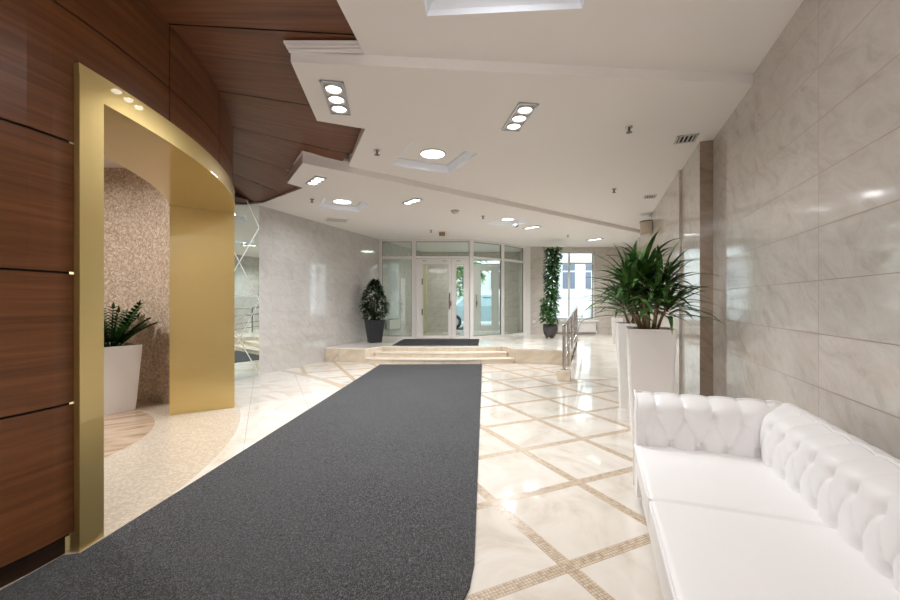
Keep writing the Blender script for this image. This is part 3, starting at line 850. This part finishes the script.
# ficus by the left wall
fp = thing('potted_ficus', 'bushy ficus in dark tapered pot beside the left glass panel', 'plant', (-1.80, 9.55, PZ), D(28))
tall_planter(fp, .40, .27, .54, BLACKP)
rnd = random.Random(5); tb, lb = NB(), NB()
for k in range(5):
    a_ = k*1.3; tube(tb, [(.02*math.cos(a_), .02*math.sin(a_), .5), (.05*math.cos(a_), .05*math.sin(a_), .8), (.12*math.cos(a_), .12*math.sin(a_), 1.1)], [.014, .011, .006], 6)
n_ = 0
while n_ < 1300:
    zz = rnd.random(); R = 0.33*(math.sin(PI*min(1, .18+.80*zz)))**.8*(1-.25*zz); rr = R*math.sqrt(rnd.uniform(.25, 1.05)); a_ = rnd.uniform(0, 2*PI)
    if rnd.random() > (.6+.4*math.sin(a_*3+zz*9)): continue
    p = Vector((rr*math.cos(a_), rr*math.sin(a_), .56+.92*zz))
    dv = Vector((math.cos(a_+rnd.uniform(-.7, .7)), math.sin(a_+rnd.uniform(-.7, .7)), rnd.uniform(-.5, .5)))
    leaf(lb, p, dv, rnd.uniform(.08, .12), .055, .7, 4, .2, 1.2); n_ += 1
obj('trunk', tb, BARK, fp, True); obj('foliage', lb, LEAF_F, fp, True)

# climber on a pole
cp_ = thing('climbing_plant', 'tall leafy climber on a pole in grey round pot near the window', 'plant', (2.69, 10.75, PZ), 0)
bm = NB(); lathe(bm, [(.12, .03), (.17, .12), (.19, .25), (.185, .36), (.165, .36), (.16, .31)], 24); obj('pot', bm, GREYP, cp_, True)
for a_ in (.5, 2.6, 4.7):
    bm = NB(); lathe(bm, [(.025, 0), (.03, .04)], 10, T(.09*math.cos(a_), .09*math.sin(a_))); obj('foot', bm, GREYP, cp_)
bm = NB(); lathe(bm, [(.158, .29), (.158, .315)], 20); obj('soil', bm, SOIL, cp_)
bm = NB(); tube(bm, [(0, 0, .3), (.02, 0, .9), (.06, 0, 1.2), (.06, 0, 2.42)], .03, 10); obj('pole', bm, BARK, cp_, True)
rnd = random.Random(8); lb = NB()
for k in range(1700):
    zz = rnd.random(); z_ = .42+2.02*zz; a_ = rnd.uniform(0, 2*PI)
    R = .22 if zz < .33 else (.165 if zz < .62 else .19)
    rr = R*math.sqrt(rnd.uniform(.15, 1)); off = Vector((-.02 if zz < .33 else .06+.02*math.sin(zz*9), 0, 0))
    p = Vector((rr*math.cos(a_), rr*math.sin(a_), z_))+off
    dv = Vector((math.cos(a_), math.sin(a_), rnd.uniform(-.9, .2)))
    leaf(lb, p, dv, rnd.uniform(.08, .13), .07, .8, 4, .15, 1.2)
obj('foliage', lb, LEAF_C, cp_, True)

# ------------------------------------------------------------------ chesterfield sofa
S0, S1 = 0.235, 0.835        # seat front / back lines (s)
TE = 2.60                    # inner face of the far arm (t)
TN = 0.46                    # inner face of the near arm
so = st(0.65, 1.53)
sofa = thing('chesterfield_sofa', 'white leather button-tufted sofa standing against the right marble wall', 'sofa', (so[0], so[1], 0), WROT)
ox, oy = 0.65, 1.53          # local = (s-ox, t-oy)
prof_c = [(.012, .30), (.004, .38), (.0, .45), (.002, .52), (.014, .58), (.042, .633), (.14, .664), (.128, .672), (.172, .66), (.205, .625), (.215, .58), (.205, .53), (.185, .49), (.18, .40), (.18, .08)]
def catmull(P, n):
    out = []
    for i in range(len(P)-1):
        p0, p1, p2, p3 = P[max(0, i-1)], P[i], P[i+1], P[min(len(P)-1, i+2)]
        for k in range(n):
            t = k/n
            out.append(tuple(0.5*((2*p1[j])+(-p0[j]+p2[j])*t+(2*p0[j]-5*p1[j]+4*p2[j]-p3[j])*t*t+(-p0[j]+3*p1[j]-3*p2[j]+p3[j])*t**3) for j in (0, 1)))
    out.append(P[-1]); return out
prof = catmull(prof_c, 8)
plen = [0.0]
for a_, b_ in zip(prof, prof[1:]): plen.append(plen[-1]+math.hypot(b_[0]-a_[0], b_[1]-a_[1]))
pnorm = []
for i in range(len(prof)):
    a_, b_ = prof[max(0, i-1)], prof[min(len(prof)-1, i+1)]; dx_, dz_ = b_[0]-a_[0], b_[1]-a_[1]; l_ = math.hypot(dx_, dz_)
    pnorm.append((-dz_/l_, dx_/l_))
def p_at(zv):
    for i in range(len(prof)-1):
        if prof[i][1] <= zv <= prof[i+1][1]: return plen[i]+(zv-prof[i][1])/(prof[i+1][1]-prof[i][1])*(plen[i+1]-plen[i])
PLo, PUp = p_at(.44), p_at(.592)
PITCH = 0.1425
def tuft(x, p, fade):
    y_ = (p-PLo)/(PUp-PLo)
    yy = min(y_, 1.0)-1
    if y_ < 0: yy = -1-(-y_)
    a_ = abs(math.sin(PI*(x+yy/2))); b_ = abs(math.sin(PI*(x-yy/2)))
    h = math.sqrt(a_*b_)
    amp = 1.0 if y_ < 1 else max(0.0, 1-(y_-1)/3.6)
    base = .30+.70*h**.42
    d = 0.030*((1-amp)*0.92+amp*base)
    # deep dimples at the buttons
    for (bx, by) in ((round(x), 1.0), (math.floor(x)+.5, 0.0)):
        rx, ry = (x-bx)*PITCH, (p-(PLo+by*(PUp-PLo)))
        d -= 0.018*math.exp(-(rx*rx+ry*ry)/(2*.016**2))
    return d*fade
def sweep(name, kind, n):
    """kind: far arm, near arm or back; mitred at the inner corners"""
    bm = NB(); keep(bm); grid = []; btn = []
    m = len(prof)
    def place(lam, i, d=None):
        q, z_ = prof[i]; nq, nz = pnorm[i]
        if kind == 'back':
            t_hi, t_lo = TE+q, TN-q; tt = t_hi+(t_lo-t_hi)*lam
            x = (TE-tt)/PITCH+.28
            e = min(t_hi-tt, tt-t_lo)
        else:
            s_lo, s_hi = S0, S1+q; ss = s_lo+(s_hi-s_lo)*lam
            x = (ss-.325)/PITCH; e = min(s_hi-ss, .05+(ss-s_lo)*3)
        fade = 1-math.exp(-(max(e, 0)/.022)**1.2) if d is None else 1
        fade = .25+.75*fade
        dd = tuft(x, plen[i], fade) if d is None else d
        q2, z2 = q+nq*dd, z_+nz*dd
        if kind == 'back': return (S1+q2-ox, tt-oy, z2)
        if kind == 'far': return (ss-ox, TE+q2-oy, z2)
        return (ss-ox, TN-q2-oy, z2)
    for k in range(n+1):
        grid.append([bm.verts.new(place(k/n, i)) for i in range(m)])
    for A, B in zip(grid, grid[1:]):
        for i in range(m-1): bm.faces.new((A[i], A[i+1], B[i+1], B[i]))
    bmesh.ops.recalc_face_normals(bm, faces=bm.faces[:])
    return bm
def near_idx(p): return min(range(len(plen)), key=lambda i: abs(plen[i]-p))
back = obj('backrest', sweep('backrest', 'back', 420), LEATHER, sofa, True)
arms = []
for kind in ('far', 'near'):
    arms.append(obj('arm', sweep('arm', kind, 130), LEATHER, sofa, True))
# flat scrolled fronts of the arms with piping
outline = [(q+nq*.027, z_+nz*.027) for (q, z_), (nq, nz) in zip(prof, pnorm)]
for kind, par in (('far', arms[0]), ('near', arms[1])):
    bm = NB()
    def fy(q): return (TE+q if kind == 'far' else TN-q)-oy
    pts = [(q, max(z_, .08)) for q, z_ in outline]+[(.03, .08)]
    A = [bm.verts.new((S0-.012-ox, fy(q), z_)) for q, z_ in pts]; B = [bm.verts.new((S0+.03-ox, fy(q), z_)) for q, z_ in pts]
    bm.faces.new(A); bm.faces.new(B[::-1])
    for i in range(len(A)): bm.faces.new((A[i], A[(i+1) % len(A)], B[(i+1) % len(A)], B[i]))
    obj('arm_front', bm, LEATHER, par)
    bm = NB(); tube(bm, [(S0-.014-ox, fy(q), z_) for q, z_ in pts[::2]], .006, 8); obj('piping', bm, LEATHER, par, True)
# buttons
def button(par, s_, t_, z_, n3):
    bm = NB(); Mx = Vector(n3).normalized().to_track_quat('Z', 'Y').to_matrix().to_4x4()
    lathe(bm, [(.0125, -.004), (.0125, .002), (.010, .0055), (.004, .0075)], 12, T(s_-ox, t_-oy, z_)@Mx)
    obj('button', bm, LEATHER, par, True)
iu, il = near_idx(PUp), near_idx(PLo)
for row, i in ((0, iu), (1, il)):
    q, z_ = prof[i]; nq, nz = pnorm[i]; dd = -.008 if row == 0 else -.006
    k = 0
    while True:
        s_ = .325+PITCH*(k+.5*row)
        if s_ > S1+q-.03: break
        button(arms[0], s_, TE+q+nq*dd, z_+nz*dd, (0, nq, nz)); k += 1
    k = 1
    while True:
        tt = TE+.28*PITCH-PITCH*(k+.5*(1 if row else 0))
        if tt < TN+.05: break
        if tt < TE-.03: button(back, S1+q+nq*dd, tt, z_+nz*dd, (nq, 0, nz))
        k += 1
# base with feet
bm = NB(); rbox(bm, (S0+.015+S1+.17)/2-ox, (TE+TN)/2-oy, .165, (S1+.17-S0-.015)/2, (TE-TN)/2+.02, .115, .012, 6); obj('base', bm, LEATHER, sofa, 'auto')
for (s_, t_) in ((S0+.08, TE+.1), (S0+.08, TN-.1), (S1+.1, TE+.1), (S1+.1, TN-.1)):
    bm = NB(); lathe(bm, [(.028, 0), (.034, .03), (.03, .085)], 14, T(s_-ox, t_-oy, 0)); obj('foot', bm, DARK, sofa, True)
# seat cushions with piping
CUT = [TE+.012, 1.895, 1.19, TN-.012]
for (ta, tb_) in zip(CUT, CUT[1:]):
    cy_ = (ta+tb_)/2-oy; hy = (ta-tb_)/2-.002; cx_ = (.205+S1+.03)/2-ox; hx = (S1+.03-.205)/2
    bm = NB(); rbox(bm, cx_, cy_, .345, hx, hy, .068, .026, 18, .014); cu = obj('seat_cushion', bm, LEATHER, sofa, True)
    pts = []
    rr = .03
    for (qx, qy, a0) in ((hx-rr, hy-rr, 0), (-hx+rr, hy-rr, 90), (-hx+rr, -hy+rr, 180), (hx-rr, -hy+rr, 270)):
        for k in range(5): pts.append((cx_+qx+(rr-.004)*math.cos(D(a0+22.5*k)), cy_+qy+(rr-.004)*math.sin(D(a0+22.5*k)), .345+.068-.0095))
    bm = NB(); tube(bm, pts, .0065, 8, True); obj('piping', bm, LEATHER, cu, True)

# ------------------------------------------------------------------ ceiling fixtures
def lamp(name, loc, energy, size, color=(.97, .985, 1), spread=160, shape='DISK', rot=(0, 0, 0)):
    l = bpy.data.lights.new(name, 'AREA'); l.energy = energy; l.shape = shape; l.size = size; l.color = color
    l.spread = D(spread)
    o = bpy.data.objects.new(name, l); C.objects.link(o); o.location = loc; o.rotation_euler = rot; return o
def round_light(x, y, z, label, size=.145, energy=60):
    r_ = thing('ceiling_light', label, 'ceiling light', (x, y, z), 0, 'round ceiling lights')
    bm = NB(); lathe(bm, [(size+.012, 0), (size+.012, -.012), (size, -.014), (size, -.004)], 32); obj('ring', bm, WHITEM, r_, True)
    bm = NB(); lathe(bm, [(size, -.003), (size, -.009)], 32); obj('diffuser', bm, LAMPC, r_)
    lamp('round_lamp', (x, y, z-.016), energy, size*1.9, (.93, .97, 1))
EN = 0.62
round_light(-0.21, 4.88, Z_MID+.083, 'round white light in the square coffer of the middle ceiling step', energy=50*EN)
round_light(-1.84, 6.84, Z_REAR+.073, 'round white light in the coffer above the grey marble wall', energy=42*EN)
round_light(1.2, 8.3, Z_REAR+.073, 'round white light in the coffer before the entrance glass, right of the door', size=.12, energy=60*EN)
for (cx, cy, h, rot, dep) in coffers_front:
    lamp('coffer_fill_lamp', (cx, cy, Z_FRONT+dep-.012), 17*EN, .5, (.94, .97, 1), 170, 'SQUARE')  # square fill lamps; the unseen coffers overhead and behind are added for them
def triple(x, y, z, rz, label, L=.56, W=.18, energy=14):
    r_ = thing('spot_fixture', label, 'spotlight', (x, y, z), rz, 'recessed triple spotlights')
    bm = NB(); e = .014
    for (a_, b_, c_, d_) in ((-W/2, W/2, L/2-e, L/2), (-W/2, W/2, -L/2, -L/2+e), (-W/2, -W/2+e, -L/2, L/2), (W/2-e, W/2, -L/2, L/2)): box(bm, a_, b_, c_, d_, -.012, .0)
    obj('frame', bm, SILVER, r_)
    bm = NB(); box(bm, -W/2+e, W/2-e, -L/2+e, L/2-e, -.004, .0); obj('tray', bm, LGREY, r_)
    for k in (-1, 0, 1):
        yy = k*L*.30
        bm = NB(); lathe(bm, [(.072, -.004), (.072, -.016), (.064, -.018), (.062, -.008)], 24, T(0, yy, 0)); rg = obj('lamp_ring', bm, WHITEM, r_, True)
        bm = NB(); lathe(bm, [(.062, -.006), (.05, -.013), (.02, -.016)], 24, T(0, yy, 0)); obj('bulb', bm, LAMP, rg, True)
        q = Vector((0, yy, 0)); q.rotate(Euler((0, 0, rz)))
        lamp('spot_lamp', (x+q.x, y+q.y, z-.022), energy*EN, .12, (.98, .985, 1), 135)
triple(-0.965, 3.40, Z_MID, D(8), 'triple spotlight beside the dark wood ceiling edge, nearest')
triple(0.648, 3.75, Z_MID, D(8), 'triple spotlight alone in the open middle of the nearer ceiling step')
rr_ = math.atan2(0.79, 0.61)-PI/2-D(76)
rr_ = -math.atan2(0.61, 0.79)*-1.0
rr_ = math.atan2(-.61, .79) + PI*0 + 2*math.atan2(.61, .79)
triple(-1.82, 5.43, Z_REAR, rr_, 'triple spotlight on the white ceiling corner jutting into the wood', L=.42, W=.15, energy=15)
triple(-0.62, 6.53, Z_REAR, rr_, 'triple spotlight on the far ceiling above the black carpet', L=.42, W=.15, energy=15)
triple(1.80, 8.80, Z_REAR, rr_, 'triple spotlight on the far ceiling above the right of the platform', L=.42, W=.15, energy=15)
triple(3.80, 10.5, Z_REAR, rr_, 'triple spotlight on the far ceiling above the bright window', L=.42, W=.15, energy=15)

SPR = 'fire sprinklers on the ceiling'
def sprinkler(u_, v_, z, label):
    Y = 400*(z-1.25)/(302-v_); X = (u_-450)*Y/400
    r_ = thing('ceiling_sprinkler', label, 'sprinkler', (X, Y, z), 0, SPR)
    bm = NB(); lathe(bm, [(.036, 0), (.034, -.008), (.015, -.011)], 16); obj('plate', bm, CHROME, r_, True)
    bm = NB(); lathe(bm, [(.012, -.008), (.012, -.045), (.006, -.05)], 10); obj('stem', bm, GREY, r_, True)
    bm = NB(); lathe(bm, [(.028, -.052), (.03, -.056), (.01, -.058)], 12); obj('deflector', bm, GREY, r_)
sprinkler(377, 150, Z_MID, 'small metal sprinkler between the coffer and the wood ceiling')
sprinkler(629, 127, Z_MID, 'small metal sprinkler nearest the square air vent')
sprinkler(312, 199, Z_REAR, 'small metal sprinkler near the grey marble wall corner')
sprinkler(614, 189, Z_MID, 'small metal sprinkler above the palm plants')
sprinkler(483, 216, Z_REAR, 'small metal sprinkler left of the far coffer')
sprinkler(431, 230, Z_REAR, 'small metal sprinkler above the entrance door')
sprinkler(568, 235, Z_REAR, 'small metal sprinkler above the climbing plant')
def vent(u_, v_, z, label, w, l):
    Y = 400*(z-1.25)/(302-v_); X = (u_-450)*Y/400
    r_ = thing('air_vent', label, 'vent', (X, Y, z), WROT, 'square ceiling vents')
    bm = NB()
    for (a_, b_, c_, d_) in ((-w, w, l-.02, l), (-w, w, -l, -l+.02), (-w, -w+.02, -l, l), (w-.02, w, -l, l)): box(bm, a_, b_, c_, d_, -.01, 0)
    obj('frame', bm, LGREY, r_)
    bm = NB(); box(bm, -w+.02, w-.02, -l+.02, l-.02, -.003, 0); obj('backing', bm, DARK, r_)
    bm = NB()
    for k in range(4):
        c_ = -w+.02+(2*w-.04)*(k+.5)/4; box(bm, c_-.007, c_+.007, -l+.02, l-.02, -.009, -.003)
    obj('slat', bm, LGREY, r_)
vent(686, 138.5, Z_MID, 'square slotted air vent near the top of the marble pier', .10, .11)
vent(650, 196.5, Z_MID, 'smaller far air vent above the wall speaker', .09, .10)
Y = 8.5
for (u_, v_, lab, col_, rr2) in ((516, 224.5, 'dark grey dome detector near the far triple spotlight', GREY, .06), (455, 210.5, 'flat pale round detector on the far ceiling above the carpet end', LGREY, .075)):
    Y = 400*(Z_REAR-1.25)/(302-v_); X = (u_-450)*Y/400
    r_ = thing('smoke_detector', lab, 'detector', (X, Y, Z_REAR), 0)
    bm = NB(); lathe(bm, [(rr2, 0), (rr2, -.018)], 20); obj('base', bm, LGREY, r_)
    bm = NB(); lathe(bm, [(rr2*.9, -.018), (rr2*.75, -.045), (rr2*.3, -.06)], 20); obj('cover', bm, col_, r_, True)
Y = 400*(Z_REAR-1.25)/(302-232); X = (442-450)*Y/400
r_ = thing('ceiling_beacon', 'small square brown unit on the ceiling above the entrance door', 'alarm', (X, Y, Z_REAR), 0)
bm = NB(); box(bm, -.07, .07, -.05, .05, -.09, -.012, bev=.008); obj('housing', bm, BROWNM, r_)
bm = NB(); box(bm, -.08, .08, -.06, .06, -.012, 0); obj('base', bm, LGREY, r_)
r_ = thing('access_panel', 'flat grey flush panel on the ceiling close to the grey marble wall', 'panel', (-2.28, 8.05, Z_REAR), GA)
bm = NB(); box(bm, -.2, .2, -.17, .17, -.006, 0); obj('plate', bm, LGREY, r_)
bm = NB()
for (a_, b_, c_, d_) in ((-.22, .22, .17, .19), (-.22, .22, -.19, -.17), (-.22, -.2, -.17, .17), (.2, .22, -.17, .17)): box(bm, a_, b_, c_, d_, -.01, 0)
obj('frame', bm, CEIL, r_)
# wall speaker
sp = st(1.01, 8.75)
r_ = thing('wall_speaker', 'beige half-round speaker high on the right marble wall behind the palm', 'speaker', (sp[0], sp[1], 2.58), WROT)
bm = NB(); pts = [(-.17*math.sin(PI*k/12)-.04, .16*math.cos(PI*k/12)) for k in range(13)]
prism(bm, pts+[(-.01, -.16), (-.01, .16)], 0, .24); obj('housing', bm, BEIGEP, r_, 'auto')
bm = NB(); pts = [(-.178*math.sin(PI*k/12)-.04, .167*math.cos(PI*k/12)) for k in range(13)]
prism(bm, pts+[(-.01, -.167), (-.01, .167)], .24, .262); obj('top_cap', bm, GREY, r_, 'auto')
bm = NB(); box(bm, -.012, .0, -.06, .06, .06, .2); obj('bracket', bm, GREY, r_)
r_ = thing('wall_socket', 'small white socket low on the marble pier beside the climbing plant', 'socket', (2.52, BY, 0.62), 0)
bm = NB(); box(bm, -.04, .04, -.012, 0, 0, .08, bev=.004); obj('plate', bm, WHITEM, r_)
bm = NB(); lathe(bm, [(.022, 0), (.022, .004)], 14, T(0, -.012, .04)@Matrix.Rotation(PI/2, 4, 'X')); obj('socket_face', bm, LGREY, r_)

# ------------------------------------------------------------------ outside
ASPH = simple('street_asphalt', lin(170, 170, 172), 0.9, var=.1)
bm = NB(); quad(bm, (-14, 13.25, .12), (26, 13.25, .12), (26, 40, .12), (-14, 40, .12)); struct(obj('street', bm, ASPH))
FAC = simple('facade_paint', lin(240, 239, 237), 0.8, var=.03, scale=2)
BLUEG = simple('window_dark', lin(104, 112, 130), 0.2, var=.15, scale=3)
BANDM = simple('facade_band', lin(212, 214, 218), 0.8, var=.05)
bd = thing('neighbour_building', 'pale building across the street seen through the window', 'building', (8.37, 21.0, 0.12), 0)
bm = NB(); box(bm, -9.0, 10.0, 0, 5, 0, 9.0); obj('wall', bm, FAC, bd)
bm = NB(); box(bm, -9.0, 10.0, -.08, 0, 1.35, 1.5); box(bm, -9.0, 10.0, -.1, 0, 3.55, 3.7); obj('ledge', bm, BANDM, bd)
for xw in (-7.4, -5.9, -4.1, -2.15, -0.95, 0.9, 2.6):
    for z0 in (1.75, 4.6):
        bm = NB(); box(bm, xw-.4, xw+.4, -.05, 0.0, z0, z0+1.45); wn = obj('window', bm, WHITEM, bd)
        bm = NB(); box(bm, xw-.33, xw-.03, -.06, -.05, z0+.07, z0+.95); box(bm, xw+.03, xw+.33, -.06, -.05, z0+.07, z0+.95); box(bm, xw-.33, xw+.33, -.06, -.05, z0+1.02, z0+1.38); obj('pane', bm, BLUEG, wn)
bm = NB(); box(bm, -.95, -.45, -.35, -.02, .15, 1.0, bev=.02); obj('air_conditioner', bm, GREY, bd)
# parked car
CARB = simple('car_paint', lin(170, 190, 200), 0.25, var=.03)
car = thing('parked_car', 'light blue parked car seen through the glass entrance door', 'car', (1.35, 17.2, 0.12), D(4))
prof_car = [(-2.0, .35), (-2.05, .62), (-1.85, .85), (-1.2, .95), (-.75, 1.38), (.55, 1.42), (1.15, .98), (1.9, .86), (2.05, .6), (2.0, .32)]
bm = NB(); W2 = .84
A = [bm.verts.new((x_, -W2*(1 if z_ < 1 else .82), z_)) for x_, z_ in prof_car]; B = [bm.verts.new((x_, W2*(1 if z_ < 1 else .82), z_)) for x_, z_ in prof_car]
bm.faces.new(A); bm.faces.new(B[::-1])
for i in range(len(A)): bm.faces.new((A[i], A[(i+1) % len(A)], B[(i+1) % len(A)], B[i]))
obj('body', bm, CARB, car)
bm = NB()
quad(bm, (-1.0, -W2*.95, .98), (-.7, -W2*.86, 1.3), (-.12, -W2*.85, 1.34), (-.12, -W2*.95, .98)); quad(bm, (-.04, -W2*.95, .98), (-.04, -W2*.85, 1.34), (.5, -W2*.86, 1.33), (.95, -W2*.95, 1.0))
obj('side_window', bm, BLUEG, car)
for x_ in (-1.25, 1.25):
    for s_ in (-1, 1):
        bm = NB(); lathe(bm, [(.2, -.09), (.3, -.09), (.32, 0), (.3, .09), (.2, .09)], 20, T(x_, s_*.78, .32)@Matrix.Rotation(PI/2, 4, 'X')); w_ = obj('wheel', bm, DARK, car, 'auto')
        bm = NB(); lathe(bm, [(.19, -.095), (.19, .095)], 16, T(x_, s_*.78, .32)@Matrix.Rotation(PI/2, 4, 'X')); obj('hubcap', bm, SILVER, w_)
# street tree
tr = thing('street_tree', 'pale green street tree beyond the entrance glass', 'tree', (0.75, 19.3, 0.12), 0)
bm = NB(); tube(bm, [(0, 0, 0), (.05, 0, 1.2), (-.05, .05, 2.6)], [.12, .1, .06], 10); obj('trunk', bm, BARK, tr, True)
rnd = random.Random(2); lb = NB()
for k in range(900):
    v_ = Vector((rnd.gauss(0, 1), rnd.gauss(0, 1), rnd.gauss(0, 1))).normalized()*rnd.random()**.4
    p = Vector((v_.x*1.0, v_.y*1.0, 2.7+v_.z*1.35))
    leaf(lb, p, (rnd.uniform(-1, 1), rnd.uniform(-1, 1), rnd.uniform(-.6, .4)), .26, .14, .5, 3)
obj('foliage', lb, LEAF_T, tr, True)

# ------------------------------------------------------------------ light
w = bpy.data.worlds.new('World'); SC.world = w; w.use_nodes = True
bg = w.node_tree.nodes['Background']; bg.inputs[0].default_value = (0.86, 0.93, 1.0, 1); bg.inputs[1].default_value = 3.8
# area lamps for the niche, the ceiling fill and the vestibule
lamp('niche_lamp', (NC[0]+.3, NC[1]+.2, 2.94), 105*EN, .5, (1, .96, .92), 170)
lamp('added_ceiling_fill', (-1.0, -2.4, 1.9), 230, 1.6, (.95, .975, 1), 170, 'SQUARE', (PI, 0, 0))  # added upward fill behind the camera, no fixture there
lamp('vestibule_lamp', (0.3, 11.9, Z_REAR-.01), 34*EN, .4, (1, .98, .95), 170)

# ------------------------------------------------------------------ camera
cam = bpy.data.cameras.new('Camera'); co = bpy.data.objects.new('Camera', cam); C.objects.link(co)
cam.sensor_width = 36; cam.lens = 16; cam.shift_y = 2/900; cam.clip_start = 0.02
co.location = (0, 0, 1.25); co.rotation_euler = (PI/2, 0, 0); SC.camera = co
SC.view_settings.view_transform = 'Standard'; SC.view_settings.look = 'None'
SC.view_settings.exposure = 0.04
SC.cycles.max_bounces = 10; SC.cycles.diffuse_bounces = 5; SC.cycles.glossy_bounces = 5; SC.cycles.transparent_max_bounces = 16
SC.cycles.sample_clamp_indirect = 6.0; SC.cycles.caustics_reflective = False
